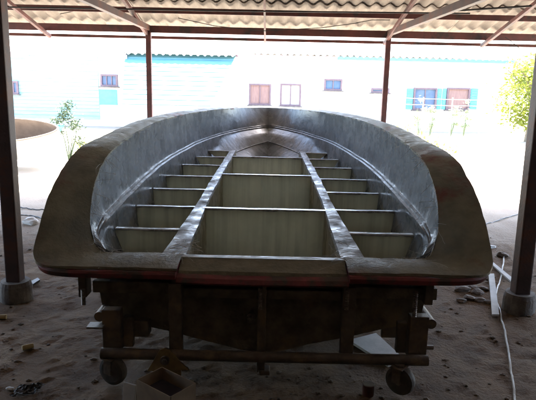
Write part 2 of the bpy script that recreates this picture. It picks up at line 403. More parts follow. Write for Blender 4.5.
# transom inner face
bm = BM()
pol = [(-.98, .622), (-.96, .52), (-.94, .33), (0, .12), (.94, .33), (.96, .52), (.98, .622)]
prism(bm, [(CX + x, 3.40, z) for x, z in pol], (0, .055, 0)); mesh('transom', bm, M['ply'], boat)

def hull_x(D, z):
    pts = [interp(t, D) for t in (rimI, chine, bulk, bilge, keel)]
    for (xa, za), (xb, zb) in zip(pts, pts[1:]):
        if zb <= z <= za: return xb + (xa - xb) * ((z - zb) / max(1e-6, za - zb))
    return pts[0][0]
def bot_z(D, x):
    (xg, zg), (xk, zk) = interp(bilge, D), interp(keel, D)
    return zk + (zg - zk) * min(1, abs(x) / max(.01, xg))

# laminate flange turned out over the mould rim
NF = 150
def dense(tab): return smooth_tab(tab, NF)
fI, fO = dense(rimI), dense(rimO)
def flange_pts(s, i, inset=0):
    a, b = fI[i], fO[i]; out = []
    for k in range(9):
        u = k / 8 * (1 - inset); p = a.lerp(b, u)
        q = P3(p, s); q.z += .012 * math.sin(math.pi * u) + .006 * noise.noise(q * 6)
        e = .006 * noise.noise(q * 14) if k in (0, 8) else 0
        q.x += s * e; q.y += e
        out.append(q)
    return out
bm = BM()
for s in (-1, 1):
    rows = []
    for i in range(NF + 1):
        r = flange_pts(s, i, -.045 + .15 * max(0, 1 - i / 22)); lip = r[-1] + Vector((0, 0, -.018)); inner = r[0] + Vector((0, 0, -.015))
        rows.append([inner] + r + [lip])
    # stern strip from the corner to the central notch
    strip = []
    for j in range(1, 9):
        x = .98 - (.98 - .515) * j / 8; row = []
        for k in range(9):
            u = k / 8; q = Vector((CX + s * x, 3.46 + (3.205 - 3.46) * u, .625 - .015 * u)); q.z += .012 * math.sin(math.pi * u) + .006 * noise.noise(q * 6)
            if k in (0, 8): q.y += .008 * noise.noise(q * 14)
            row.append(q)
        strip.append([row[0] + Vector((0, 0, -.015))] + row + [row[-1] + Vector((0, 0, -.018))])
    grid(bm, strip[::-1] + rows)
bmesh.ops.remove_doubles(bm, verts=bm.verts, dist=.0008); bmesh.ops.recalc_face_normals(bm, faces=bm.faces)
mesh('flange', bm, M['flange'], boat, True)
# lower central motor cut-out of the transom, sloping aft
bm = BM(); rows = []
for j in range(25):
    x = -.515 + 1.03 * j / 24; row = []
    e = abs(x) > .49
    for (D, z) in ((3.47, .55), (3.465, .612), (3.44, .622), (3.40, .618), (3.33, .596), (3.26, .578)):
        q = Vector((CX + x, D, z - (.0 if not e else 0))); q.z += .005 * noise.noise(q * 8); q.y += .004 * noise.noise(q * 11); row.append(q)
    rows.append(row + [row[-1] + Vector((0, -.01, -.02))])
grid(bm, rows); bmesh.ops.recalc_face_normals(bm, faces=bm.faces); mesh('transom_lip', bm, M['flange'], boat, True)

# stringers
def stringer(s):
    bm = BM(); rows = []
    for i in range(91):
        D = 3.44 + (8.35 - 3.44) * i / 90; zt = .615 + (.735 - .615) * (D - 3.44) / 4.9
        xc = .585 - .06 * (D - 3.44) / 4.9 + .006 * math.sin(D * 1.3); w = .050 + .008 * noise.noise(Vector((D * 3, s, 0))) + .036 * max(0, 1 - (D - 3.44) / 1.5)
        zt += .004 * noise.noise(Vector((D * 5, s, 3)))
        xi, xo = xc - w, xc + w
        prof = [(xi - .006, bot_z(D, xi) - .03), (xi, zt - .02), (xi + .008, zt), (xc, zt + .003 + .006 * noise.noise(Vector((D * 7, s * 4, 1)))), (xo - .008, zt), (xo, zt - .02), (xo + .006, bot_z(D, xo) - .03)]
        rows.append([Vector((CX + s * x, D, z)) for x, z in prof])
    V = grid(bm, rows); bm.faces.new(V[0]); bm.faces.new(V[-1])
    bmesh.ops.recalc_face_normals(bm, faces=bm.faces)
    for f in bm.faces:
        f.material_index = 1 if all(v.co.z > .57 for v in f.verts) and abs(f.normal.z) > .35 else 0
    mesh('stringer', bm, [M['ply'], M['cap']], boat)
stringer(-1); stringer(1)

def bulkhead(name, D, xa, xb, zt, th=.06):
    """plywood frame between lateral xa and xb, its top edge glassed over with a glossy ragged tape"""
    bm = BM(); n = 14; top = []; low = []
    for i in range(n + 1):
        x = xa + (xb - xa) * i / n
        ax = min(abs(x), hull_x(D, .38))
        top.append(Vector((CX + x, D, zt - .008))); low.append(Vector((CX + (xa + (xb - xa) * i / n if abs(x) <= ax else math.copysign(ax, x)), D, bot_z(D, ax) - .02)))
    front = low + top[::-1]
    prism(bm, front, (0, th, 0)); b = mesh(name, bm, M['ply'], boat)
    bm = BM(); rows = []
    for i in range(n * 2 + 1):
        x = xa + (xb - xa) * i / (n * 2); q = Vector((x * 4, D * 3, 0))
        dz = .003 * noise.noise(q * 2); o1 = .012 + .006 * noise.noise(q * 3 + Vector((3, 0, 0)))
        rows.append([Vector((CX + x, D - .006, zt - .010 + .01 * noise.noise(q * 4))), Vector((CX + x, D - .007, zt - .004 + dz)), Vector((CX + x, D + .004, zt + .004 + dz)),
                     Vector((CX + x, D + th * .6, zt + .005 + dz)), Vector((CX + x, D + th + o1 * .5, zt + dz)), Vector((CX + x, D + th + .006, zt - .02))])
    grid(bm, rows); bmesh.ops.recalc_face_normals(bm, faces=bm.faces)
    mesh('glass_tape', bm, M['tape'], b)
side_D = [4.07, 4.78, 5.5, 6.2, 6.95, 7.62, 8.22]
for D in side_D:
    zt = .60 + (.735 - .60) * (D - 3.44) / 4.9
    xo = hull_x(D, zt) - .004
    for s in (-1, 1):
        bulkhead('side_bulkhead', D, s * .56, s * xo, zt)
for D in (4.72, 6.35, 7.7):
    zt = .61 + (.735 - .61) * (D - 3.44) / 4.9
    bulkhead('cross_bulkhead', D, -.54, .54, zt, .07)

# raw glass strands fraying off the trimmed edges
bm = BM()
def hair(p, d, L, r=.0011):
    pts = [p]; v = Vector(d).normalized()
    for k in range(5):
        v = (v + Vector((random.uniform(-.45, .45), random.uniform(-.45, .45), random.uniform(-.3, .12)))).normalized()
        pts.append(pts[-1] + v * L / 5)
    tube(bm, pts, r, 3, False)
for s in (-1, 1):
    for _ in range(70):
        i = random.randint(4, NF - 50); p = P3(fI[i], s, dz=.006)
        hair(p, (-s * random.uniform(.1, 1), random.uniform(-1, 1), random.uniform(-1, .3)), random.uniform(.05, .16))
    for _ in range(28):
        hair(Vector((CX + s * random.uniform(.5, 1.05), 3.44 + random.uniform(-.12, .03), .64)), (random.uniform(-1, 1), random.uniform(-1, .3), 0), random.uniform(.05, .16))
    for _ in range(22):
        hair(Vector((CX + s * random.uniform(.46, .6), 3.42 + random.uniform(-.1, .3), .635)), (random.uniform(-1, 1), random.uniform(-1, .5), .1), random.uniform(.05, .2), .0014)
    for _ in range(26):
        i = random.randint(6, NS - 12); u = random.random(); p = cI[i].lerp(cC[i], u); q = P3(p, s, -.012)
        hair(q, (0, random.uniform(-1, 1), -random.uniform(.3, 1.4)), random.uniform(.05, .22), .0009)
h = mesh('glass_strands', bm, M['white'], boat, True); h['kind'] = 'stuff'

# ------------------------------------------------------------------ mould
mould = thing('boat_mould', 'dark backed boat mould with red gelcoat rim under the grey hull', 'mould', (0, 0, LIFT))
bm = BM()
for s in (-1, 1):
    cols = []
    for i in range(NS + 1):
        t = 1 - i / NS * .0
        line = [P3(cI[i], s, .03, -.03), P3(cC[i], s, .05, -.03), P3(cB[i], s, .05, -.04), P3(cG[i], s, .05, -.09), P3(cK[i], s, 0, -.13)]
        line = [l + Vector((0, .06 * i / NS, 0)) for l in line]
        cols.append(line)
    grid(bm, cols)
bmesh.ops.recalc_face_normals(bm, faces=bm.faces); mesh('shell', bm, M['mould'], mould, True)
# transom outside
bm = BM(); rows = []
for j in range(41):
    x = -1.06 + 2.12 * j / 40; zb = -.03 + .25 * min(1.05, abs(x) / 1.02); row = []
    for k in range(9):
        z = .575 + (zb - .575) * k / 8; xx = x * (1 - .04 * k / 8); q = Vector((CX + xx, 3.355 + .03 * k / 8, z)); q.y += .012 * noise.noise(q * 5) + .006 * noise.noise(q * 17)
        row.append(q)
    rows.append(row + [row[-1] + Vector((0, .09, .01))])
grid(bm, rows); bmesh.ops.recalc_face_normals(bm, faces=bm.faces); mesh('transom_panel', bm, M['mould'], mould, True)
# red rim
bm = BM()
for s in (-1, 1):
    rows = []
    for i in range(NF + 1):
        a, b = fI[i], fO[i]; pts = []
        dirv = (b - a)
        for u, dz in ((.15, -.02), (.9, -.02), (1.0, -.014), (1.03, -.028), (1.0, -.058), (.9, -.06), (.15, -.055)):
            p = a + dirv * u; pts.append(P3(p, s, 0, dz))
        rows.append(pts)
    strip = []
    for j in range(1, 9):
        x = .98 - (.98 - .52) * j / 8
        strip.append([Vector((CX + s * x, 3.46 - .29 * u, .625 - .015 * u + dz)) for u, dz in ((.15, -.02), (.9, -.02), (1.0, -.014), (1.03, -.028), (1.0, -.058), (.9, -.06), (.15, -.055))])
    V = grid(bm, strip[::-1] + rows); bm.faces.new(V[0])
bmesh.ops.recalc_face_normals(bm, faces=bm.faces); mesh('rim_flange', bm, M['red'], mould, True)
bm = BM(); rows = []
for j in range(21):
    x = -.52 + 1.04 * j / 20; sag = .006 * math.cos(x * 3)
    rows.append([Vector((CX + x, D, z - sag)) for D, z in ((3.36, .545), (3.27, .562), (3.235, .566), (3.20, .555), (3.185, .53), (3.20, .515), (3.36, .51))])
V = grid(bm, rows); bm.faces.new(V[0]); bm.faces.new(V[-1]); bmesh.ops.recalc_face_normals(bm, faces=bm.faces); mesh('notch_rim', bm, M['red'], mould, True)
# timber stiffeners under the rim
bm = BM(); box(bm, (CX - .80, 3.30, .455), (.50, .05, .075), bev=.006); mesh('stiffener', bm, M['mould'], mould)
bm = BM(); box(bm, (CX + .80, 3.30, .455), (.56, .05, .075), bev=.006); mesh('stiffener', bm, M['mould'], mould)
bm = BM(); box(bm, (CX, 3.30, .43), (.98, .05, .06), bev=.006); mesh('stiffener', bm, M['mould'], mould)
for x in (-1.10, -.53, .53, 1.02):
    bm = BM(); box(bm, (CX + x, 3.285, .48), (.05, .10, .16), bev=.006); mesh('stiffener', bm, M['frame'], mould)

# ------------------------------------------------------------------ cradle on casters
cr = thing('boat_cradle', 'rusty steel cradle on caster wheels carrying the boat mould', 'cradle', (0, 0, LIFT))
def part(fn, name, m, parent, sm=False):
    bm = BM(); fn(bm); return mesh(name, bm, m, parent, sm)
for D in (3.2, 5.6, 7.9):
    wz = .052
    hx = 1.01 if D < 7 else .8
    if D < 4: part(lambda b: cyl(b, (-hx, D, wz), (hx, D, wz), .034, 16), 'cross_tube', M['frame'], cr, True)
    else:
        for s in (-1, 1): part(lambda b: cyl(b, (s * hx, D, wz), (s * .62 * hx, D, wz), .034, 16), 'cross_tube', M['frame'], cr, True)
    for s in (-1, 1):
        top = .29 if D < 7 else .50
        part(lambda b: box(b, (s * (hx - .06), D + .06, (wz + top) / 2 + .02), (.115, .07, top - wz + .03), bev=.006), 'leg', M['frame'], cr)
for s in (-1, 1):
    part(lambda b: beam(b, (s * .93, 3.26, .07), (s * .84, 7.95, .07), .06, .06), 'side_rail', M['frame'], cr)
    part(lambda b: cyl(b, (s * 1.03, 3.25, .27), (s * .99, 5.2, .27), .032, 16), 'rail_tube', M['frame'], cr, True)
for x in (-.53, 0, .53):
    part(lambda b: beam(b, (CX + x, 3.24, .51 if x else .52), (CX + x, 3.24, -.06 if x == 0 else .05), .05 if x == 0 else .08, .06, up=Vector((0, 1, 0))), 'upright', M['frame'], cr)
for s in (-1, 1):
    part(lambda b: box(b, (s * .86, 3.30, .16), (.06, .05, .20), bev=.005), 'leg', M['frame'], cr)
    part(lambda b: box(b, (s * .82, 3.42, .17), (.12, .03, .14), bev=.005), 'gusset', M['frame'], cr)
part(lambda b: box(b, (-.80, 3.36, .165), (.12, .1, .11), bev=.01), 'packing_block', M['frame'], cr)
part(lambda b: box(b, (.0, 3.24, -.06), (.07, .08, .03), bev=.006), 'foot_plate', M['frame'], cr)
part(lambda b: box(b, (-1.04, 3.22, .225), (.10, .08, .012), bev=.003), 'bracket_plate', M['thread'], cr)
part(lambda b: cyl(b, (.84, 3.3, .09), (1.07, 3.3, .09), .014, 12), 'pin', M['thread'], cr, True)
# threaded rods clamping the rim
for x, z0, z1 in ((-.012, .36, .50), (.515, .37, .51), (.93, .335, .49), (-1.09, .36, .46)):
    def rod(b):
        pts = []; rad = []
        n = 26
        for i in range(n + 1):
            pts.append((CX + x, 3.212 if x > -1 else 3.22, z0 + (z1 - z0) * i / n)); rad.append(.011 if i % 2 else .015)
        tube(b, pts, .01, 10, radii=rad)
    part(rod, 'threaded_rod', M['thread'], cr)
part(lambda b: (cyl(b, (-.09, 3.30, .27), (-.09, 3.33, .27), .026, 6), cyl(b, (-.09, 3.26, .27), (-.09, 3.30, .27), .012, 10), box(b, (-.09, 3.325, .235), (.05, .02, .03), bev=.004)), 'clamp_nut', M['thread'], cr)
def caster(x, y, rz):
    c = bpy.data.objects.new('caster', None); COL.objects.link(c); c.parent = cr; c.location = (x, y, -LIFT); c.rotation_euler = (0, 0, rz)
    def wheel(b):
        tube(b, [(-.028, 0, .09), (-.024, 0, .09), (-.006, 0, .09), (.006, 0, .09), (.024, 0, .09), (.028, 0, .09)], .08, 28, radii=[.07, .088, .092, .092, .088, .07])
    part(wheel, 'wheel', M['rubber'], c, False)
    part(lambda b: cyl(b, (-.036, 0, .085), (.036, 0, .085), .018, 12), 'hub', M['thread'], c, True)
    def fork(b):
        for s in (-1, 1): box(b, (s * .04, .012, .125), (.006, .055, .095), bev=.002)
        box(b, (0, .012, .176), (.10, .08, .008), bev=.002); cyl(b, (0, .012, .178), (0, .012, .19), .03, 16)
    part(fork, 'fork', M['frame'], c)
caster(-.94, 3.20, 1.15); caster(.84, 3.16, .9)
for x, y in ((-.9, 5.6), (.9, 5.6), (-.62, 7.9), (.62, 7.9)): caster(x, y, .3)

# ------------------------------------------------------------------ things on the floor
def gp(px, py, dz=0):
    p = gnd(px, py); p.z = gz(p.x, p.y) + dz; return p
def cable(name, pix, r, m, label):
    P = [gnd(x, y) for x, y in pix]
    T = smooth_tab([tuple(p) for p in P], len(P) * 10); out = []
    for i, p in enumerate(T):
        q = Vector(p); q.x += .012 * noise.noise(q * 3.0); q.z = gz(q.x, q.y) + r * 1.3; out.append(q)
    bm = BM(); tube(bm, out, r, 6); tag(mesh(name, bm, m, None, True), label, 'cable')
cable('power_cable', [(504, 254), (503, 266), (500, 280), (496, 294), (500, 310), (505, 330), (509, 352), (513, 378), (516, 405)], .007, M['cable'], 'pale electric cable snaking past the right shed post towards the camera')
cable('thin_cable', [(474, 227), (495, 221), (512, 216), (536, 208)], .007, M['black'], 'thin dark cable running across the bright dirt behind the right post')
cable('thin_cable', [(18, 215), (34, 216), (50, 220), (64, 222)], .008, M['black'], 'dark cable on the dirt between left post and hull, nearest of two')
cable('thin_cable', [(16, 207), (34, 209), (56, 210), (74, 214)], .008, M['black'], 'dark cable on the dirt left of the hull, the farther of two')
def strip(name, quad, th, m, label, cat, lift=.03):
    P = [gp(*q) for q in quad]; z = max(p.z for p in P) + lift
    bm = BM(); prism(bm, [Vector((p.x, p.y, z)) for p in P], (0, 0, -th))
    tag(mesh(name, bm, m), label, cat)
strip('plank', [(488.5, 275), (494, 275), (499, 316), (492, 316)], .018, M['foam'], 'narrow pale plank lying beside the cable by the right post', 'plank')
strip('stick', [(491, 265), (493, 263.5), (512, 279), (510, 282)], .015, M['foam'], 'short pale stick touching the foot of the right post', 'stick')
strip('foam_board', [(349, 342), (376, 335), (404, 361), (388, 367)], .02, M['foam'], 'off white foam board lying on the dirt under the cradle tube', 'board', .02)
strip('black_stick', [(31, 283), (38, 279.5), (40, 281.5), (33, 286)], .02, M['black'], 'short dark stick beside the left post footing', 'stick')
def rock(name, c, r, sq, m, label, cat, group=None, seed=0):
    bm = BM(); bmesh.ops.create_icosphere(bm, subdivisions=2, radius=r)
    for v in bm.verts:
        k = 1 + .55 * noise.noise(v.co / r * 1.1 + Vector((seed, seed * 2, 0))); v.co = Vector((v.co.x * k * sq[0], v.co.y * k * sq[1], v.co.z * k * sq[2]))
    o = mesh(name, bm, m); o.location = c; tag(o, label, cat, group); return o
rock('rag', gp(31, 223, .03), .10, (1.1, .7, .55), M['white'], 'crumpled white rag on the dirt between left post and hull', 'rag', seed=3)
rock('rag', gp(488, 247, .01), .08, (1.3, .8, .25), M['foam'], 'flattened pale scrap on the dirt right of the hull rim', 'rag', seed=6)
rock('brick_lump', gp(502, 256, .02), .06, (1.1, .8, .6), M['stone'], 'brown lump where the pale cable begins', 'stone', seed=9)
i = 0
RL = ['topmost brown clod of the rubble heap under the right rim', 'flattest lump in the front of the rubble heap', 'rubble lump at the right of the heap, near the plank', 'rubble lump at the middle back of the heap', 'rubble lump nearest the pale plank', 'leftmost lower clod of the rubble heap', 'small clod at the lower right of the heap', 'smallest clod, touching the pale plank']
for px, py, r in ((463, 289, .06), (470, 297, .05), (478, 292, .055), (472, 286, .045), (483, 288, .04), (462, 299, .04), (480, 299, .045), (488, 302, .03)):
    i += 1; rock('rubble_piece', gp(px, py, .01), r, (1.2, 1, .55), M['stone'], RL[i - 1], 'rubble', 'rubble heap under the right rim', i)
for px, py, r, l in ((64, 270, .05, 'flat dark stone under the left end of the rim'), (10, 389, .022, 'small pale scrap near the lower left corner')):
    rock('stone', gp(px, py, .01), r, (1.3, .8, .4), M['black'] if r > .03 else M['foam'], l, 'stone', seed=r * 99)
for k in range(230):                                   # loose pebbles and dirt clods
    px, py = random.choice(((random.uniform(0, 100), random.uniform(215, 400)), (random.uniform(430, 536), random.uniform(215, 400)), (random.uniform(100, 430), random.uniform(365, 400))))
    if k == 0: pb = []
    pb.append((gp(px, py, .0), random.choice((.006, .008, .010, .013, .02)), random.random() * 90))
bm = BM()
for c, r, sd in pb:
    q = bmesh.ops.create_icosphere(bm, subdivisions=1, radius=r)
    for v in q['verts']: v.co = Vector((v.co.x * 1.2, v.co.y, v.co.z * .6)) * (1 + .4 * noise.noise(v.co * 60 + Vector((sd, 0, 0)))) + c
o = mesh('gravel', bm, M['clod']); o['kind'] = 'stuff'
# foam cylinders
def stub(px, py, L, r, rz, label):
    bm = BM(); tube(bm, [(-L / 2, 0, 0), (-L / 2 + .004, 0, 0), (L / 2 - .004, 0, 0), (L / 2, 0, 0)], r, 14, radii=[r * .85, r, r, r * .85])
    o = mesh('foam_offcut', bm, M['card2'], None, True); o.location = gp(px, py, r); o.rotation_euler = (0, 0, rz); tag(o, label, 'offcut')
M['card2'] = mat('tan_foam', (.42, .32, .15), (.32, .24, .12), .8, 8)
stub(28, 350, .075, .018, R(35), 'small tan foam roll on the open dirt at lower left')
stub(2, 317, .07, .02, R(5), 'small tan offcut in front of the left post footing')
# wet patch
bm = BM(); c = gnd(27, 390); rows = []
for i_ in range(15):
    rows.append([])
    for j in range(15):
        u, v = (i_ - 7) / 7, (j - 7) / 7; k = .8 + .3 * noise.noise(Vector((u * 2, v * 2, 1)))
        x, y = c.x + .085 * u * k, c.y + .06 * v * k + .03 * u; rows[-1].append(Vector((x, y, gz(x, y) + .008 + .03 * abs(noise.noise(Vector((u * 4, v * 4, 7)))))))
grid(bm, rows); tag(mesh('crumpled_film', bm, M['puddle']), 'wet looking crumpled plastic film on the dirt at lower left', 'plastic film')

# open cardboard box with a yellow bracket standing in it
bxc = gnd(166, 379, .27)
cb = thing('cardboard_box', 'open cardboard box with dark inside standing corner towards the camera', 'box', (bxc.x, bxc.y, gz(bxc.x, bxc.y)), R(-38))
W_, L_, H_ = .27, .18, .27
for (c, s) in (((0, -L_ / 2, H_ / 2), (W_, .005, H_)), ((0, L_ / 2, H_ / 2), (W_, .005, H_)), ((-W_ / 2, 0, H_ / 2), (.005, L_ - .006, H_)), ((W_ / 2, 0, H_ / 2), (.005, L_ - .006, H_))):
    part(lambda b: box(b, c, s), 'side', M['card'], cb)
part(lambda b: box(b, (0, 0, .012), (W_ - .012, L_ - .012, .005)), 'bottom', M['card'], cb)
part(lambda b: box(b, (0, 0, .11), (W_ - .014, L_ - .014, .19), bev=.01), 'contents', M['dark'], cb)
a, b_, c_ = at(147, 371, 3.06), at(189, 370, 3.06), at(166, 349, 3.09)
tri = thing('bracket', 'triangular ochre yellow steel bracket with a bolt, standing behind the cardboard box', 'bracket', ((a + b_) / 2))
lo = (a + b_) / 2
def rel(p): return Vector(p) - lo
part(lambda b: prism(b, [rel(a + Vector((.03, .014, 0))), rel(b_ + Vector((-.05, .014, 0))), rel(b_ + Vector((-.05, .014, -.30))), rel(a + Vector((.03, .014, -.30)))][::-1], (0, .012, 0)), 'foot_plate', M['yellow'], tri)
top1, top2 = at(160, 350, 3.09), at(170, 350, 3.09)
part(lambda b: prism(b, [rel(a), rel(b_), rel(at(178, 360, 3.075)), rel(top2), rel(at(165, 348, 3.09)), rel(top1)], (0, .012, 0)), 'plate', M['yellow'], tri)
cc = rel(at(165, 360, 3.05))
part(lambda b: (cyl(b, cc, cc + Vector((0, -.012, 0)), .028, 24)), 'washer', M['frame'], tri)
part(lambda b: (cyl(b, cc + Vector((0, -.012, 0)), cc + Vector((0, -.028, 0)), .016, 6)), 'bolt', M['thread'], tri)
p = gnd(130, 400)
pw = mesh('board_offcut', (lambda b: (box(b, (0, 0, .09), (.085, .012, .17), bev=.002), b)[1])(BM()), M['foam'])
q = at(128, 396, 2.85); pw.location = (q.x, q.y, 0.02); pw.rotation_euler = (R(-6), 0, R(-25)); tag(pw, 'small pale board standing left of the cardboard box', 'panel')
# red tin
q = gp(368, 394)
tin = thing('paint_tin', 'small dark red open paint tin standing under the cradle tube', 'tin', tuple(q))
part(lambda b: tube(b, [(0, 0, 0), (0, 0, .005), (0, 0, .07), (0, 0, .074)], .036, 24, False, radii=[.034, .036, .036, .038]), 'can', M['tinred'], tin, True)
part(lambda b: tube(b, [(0, 0, .074), (0, 0, .076), (0, 0, .05)], .03, 24, False, radii=[.038, .034, .033]), 'rim', M['thread'], tin, True)
part(lambda b: cyl(b, (0, 0, .03), (0, 0, .052), .033, 24), 'contents', M['dark'], tin)

# ------------------------------------------------------------------ yard beyond the shed
def leaves(bm, c, rad, n, size, squash=1.0, clump=9, seed=0):
    rng = random.Random(seed); cl = []
    for k in range(clump):
        v = Vector((rng.gauss(0, 1), rng.gauss(0, 1), rng.gauss(0, 1))).normalized() * rng.uniform(.3, .85)
        cl.append(Vector((v.x * rad, v.y * rad, v.z * rad * squash)))
    for k in range(n):
        q = rng.choice(cl); r = rad * .38
        p = Vector(c) + q + Vector((rng.gauss(0, r * .55), rng.gauss(0, r * .55), rng.gauss(0, r * .5)))
        L = size * rng.uniform(.6, 1.4); w_ = L * .38
        a = Vector((rng.uniform(-1, 1), rng.uniform(-1, 1), rng.uniform(-.7, .5))).normalized(); u = a.cross(Vector((rng.uniform(-1, 1), rng.uniform(-1, 1), rng.uniform(-1, 1)))).normalized()
        v1 = [bm.verts.new(p - a * L / 2), bm.verts.new(p + u * w_ / 2), bm.verts.new(p + a * L / 2), bm.verts.new(p - u * w_ / 2)]
        bm.faces.new(v1)
def shrub(name, loc, h, w_, m, label, cat, n=500, size=.07, seed=1, group=None):
    t = thing(name, label, cat, loc, 0, group)
    bm = BM(); leaves(bm, (0, 0, h * .5), w_, n, size, h * .5 / w_, 8, seed); mesh('foliage', bm, m, t)
    bm = BM(); rng = random.Random(seed)
    for k in range(6):
        e = Vector((rng.uniform(-w_, w_) * .6, rng.uniform(-w_, w_) * .6, h * rng.uniform(.45, .7)))
        tube(bm, [(0, 0, -.05), e * .5 + Vector((.03, 0, 0)), e], .012, 5, radii=[.018, .012, .005])
    mesh('stem', bm, m, t)
# tree on the right
tp = at(536, 74, 21); tr = thing('yard_tree', 'yellow green broadleaf tree at the right end of the white building', 'tree', (tp.x, 21, 0))
bm = BM(); tube(bm, [(0, 0, -.1), (.05, 0, .9), (-.05, .1, 1.8), (.1, 0, 2.6)], .1, 10, radii=[.17, .13, .10, .05])
for a in range(7):
    an = a * .9; tube(bm, [(0, 0, 1.2 + a * .15), (math.cos(an) * .6, math.sin(an) * .6, 1.8 + a * .15), (math.cos(an) * 1.2, math.sin(an) * 1.2, 2.2 + a * .2)], .03, 6, radii=[.06, .035, .01])
mesh('trunk', bm, M['bark'], tr, True)
bm = BM(); leaves(bm, (0, 0, 2.15), 1.35, 2600, .17, .95, 20, 11); leaves(bm, (-.3, -.3, 1.1), 1.1, 1500, .16, .75, 14, 12); mesh('crown', bm, M['leaf'], tr)
tp = at(600, 60, 24); tr2 = thing('yard_tree', 'second leafy tree far right beyond the post', 'tree', (tp.x, 24, 0))
bm = BM(); tube(bm, [(0, 0, -.1), (.05, 0, 1.5), (0, .1, 3)], .1, 10, radii=[.2, .15, .06]); mesh('trunk', bm, M['bark'], tr2, True)
bm = BM(); leaves(bm, (0, 0, 3), 1.7, 1800, .2, .9, 16, 21); mesh('crown', bm, M['leaf'], tr2)
# weeds and shrubs
q = at(64, 140, 13); shrub('shrub', (q.x + .1, 13, 0), 1.45, .40, M['leafdark'], 'small green shrub beside the tan boat mould', 'shrub', 1100, .07, 5)
q = at(62, 130, 12.7); bm = BM(); rows = []
for i_ in range(7):
    rows.append([Vector((q.x - .22 + .15 * j / 6 + .16 * i_ / 6, 12.6 + .05 * noise.noise(Vector((i_ * .7, j * .7, 0))), q.z - .14 + .26 * i_ / 6 + .03 * noise.noise(Vector((j * .8, i_ * .5, 3))))) for j in range(7)])
grid(bm, rows); o = mesh('tarp', bm, M['tarp'], None, True); so_ = o.modifiers.new('thick', 'SOLIDIFY'); so_.thickness = .004; tag(o, 'scrap of teal tarp hanging on the green shrub at left', 'tarp')
wl = [('yellow green weed clump just right of the hull rim, nearest the plank', 441, 160, 10.8, .75), ('tall pale weed clump behind the right gunwale', 425, 142, 12.5, .7), ('weed tuft below the two shuttered windows', 395, 128, 15, .5),
      ('weed clump low on the left beyond the hull', 92, 150, 14.5, .5)]
for k, (lb, px, py, D, h) in enumerate(wl):
    q = at(px, py, D); shrub('weed', (q.x, D, 0), max(.4, q.z + h * .4), .45, M['leaf2'], lb, 'weed', 420, .10, 30 + k, 'weeds in the bright yard')
wl = [('pale shrub in front of the glass window, left of its pair', 420, .95), ('pale shrub in front of the glass window, right of its pair', 432, .8), ('pale shrub in front of the curtained window', 453, 1.0), ('pale shrub at the right shutter of the white building', 466, .85)]
for k, (lb, px, h) in enumerate(wl):
    q = at(px, 106, 22.5); shrub('pale_shrub', (q.x, 22.5, 0), q.z + .42, .28, M['leafpale'], lb, 'shrub', 350, .10, 50 + k, 'pale shrubs along the white building')
# distant small tan mould
tm = thing('small_mould', 'tan bowl shaped boat mould tilted on the ground behind the left post', 'mould', tuple(at(10, 150, 11.5)))
bm = BM(); bm2 = BM(); NB = 36
def bowl(sc_):
    rows = []
    for i_ in range(9):
        u = i_ / 8; row = []
        for k in range(NB + 1):
            a = 2 * math.pi * k / NB; rx = 1.02 * sc_; ry = .31 * sc_
            x = math.cos(a); y = math.sin(a); f = math.sin(u * math.pi / 2) ** .7
            row.append(Vector((x * rx * f, y * ry * f * (1 - .25 * max(0, x)), -1.0 * sc_ * (1 - u) ** .8 if u < 1 else 0)))
        rows.append(row)
    return rows
grid(bm, bowl(1.0)); bmesh.ops.recalc_face_normals(bm, faces=bm.faces); o1 = mesh('outer_shell', bm, M['wall_white'], tm, True)
grid(bm2, bowl(.97)); o2 = mesh('inner_skin', bm2, M['tan'], tm, True); o2.location.z = .004
bm = BM(); tube(bm, [Vector((math.cos(a_ / 36 * 2 * math.pi) * 1.01, math.sin(a_ / 36 * 2 * math.pi) * .307 * (1 - .25 * max(0, math.cos(a_ / 36 * 2 * math.pi))), 0)) for a_ in range(37)], .02, 6); mesh('rim', bm, M['tan'], tm, True)
tm.location.z = at(10, 130, 11.5).z; tm.rotation_euler = (R(46), R(-3), 0)
# ------------------------------------------------------------------ buildings
BD = 25.0
def wallrect(px0, py0, px1, py1, D): a = at(px0, py0, D); b = at(px1, py1, D); return a, b
def window(parent, px0, py0, px1, py1, D, fill, bars=1):
    cx, cy = (px0 + px1) / 2, (py0 + py1) / 2; c = at(cx, cy, D); wd = (px1 - px0) * D / F; ht = (py1 - py0) * D / F
    bm = BM(); t = .07
    for dx, dz, sx, sz in ((0, ht / 2, wd + t, t), (0, -ht / 2, wd + t, t), (-wd / 2, 0, t, ht - t), (wd / 2, 0, t, ht - t)): box(bm, (c.x + dx, D - .05, c.z + dz), (sx, .09, sz))
    for k in range(bars): box(bm, (c.x - wd / 2 + wd * (k + 1) / (bars + 1), D - .045, c.z), (.035, .06, ht - t))
    w_ = mesh('window', bm, M['winframe'], parent)
    bm = BM(); box(bm, (c.x, D - .018, c.z), (wd - .05, .02, ht - .05)); mesh('pane', bm, fill, w_)
    bm = BM(); box(bm, (c.x, D - .09, c.z - ht / 2 - .06), (wd + .2, .18, .05)); mesh('sill', bm, M['concrete'], w_)
    return c, wd, ht
mb = thing('white_building', 'long white building with turquoise shutters and corrugated eave across the yard', 'building')
xl = at(236, 60, BD).x; xr = at(512, 60, BD).x; ez = 3.08
part(lambda b: box(b, ((xl + xr) / 2, BD + 2.5, ez / 2 - .1), (xr - xl, 5, ez + .2)), 'wall', M['wall_white'], mb)
def corr(b, x0, x1, y0, z0, y1, z1, pitch=.28, amp=.05):
    n = int((x1 - x0) / pitch * 6); rows = []
    for (y, z) in ((y0, z0), (y1, z1)): rows.append([Vector((x0 + (x1 - x0) * i / n, y, z + amp * math.cos(2 * math.pi * (x1 - x0) * i / n / pitch))) for i in range(n + 1)])
    A = grid(b, rows); B = grid(b, [[p - Vector((0, 0, .03)) for p in r] for r in rows])
    for j in range(n): b.faces.new((A[0][j], A[0][j + 1], B[0][j + 1], B[0][j]))
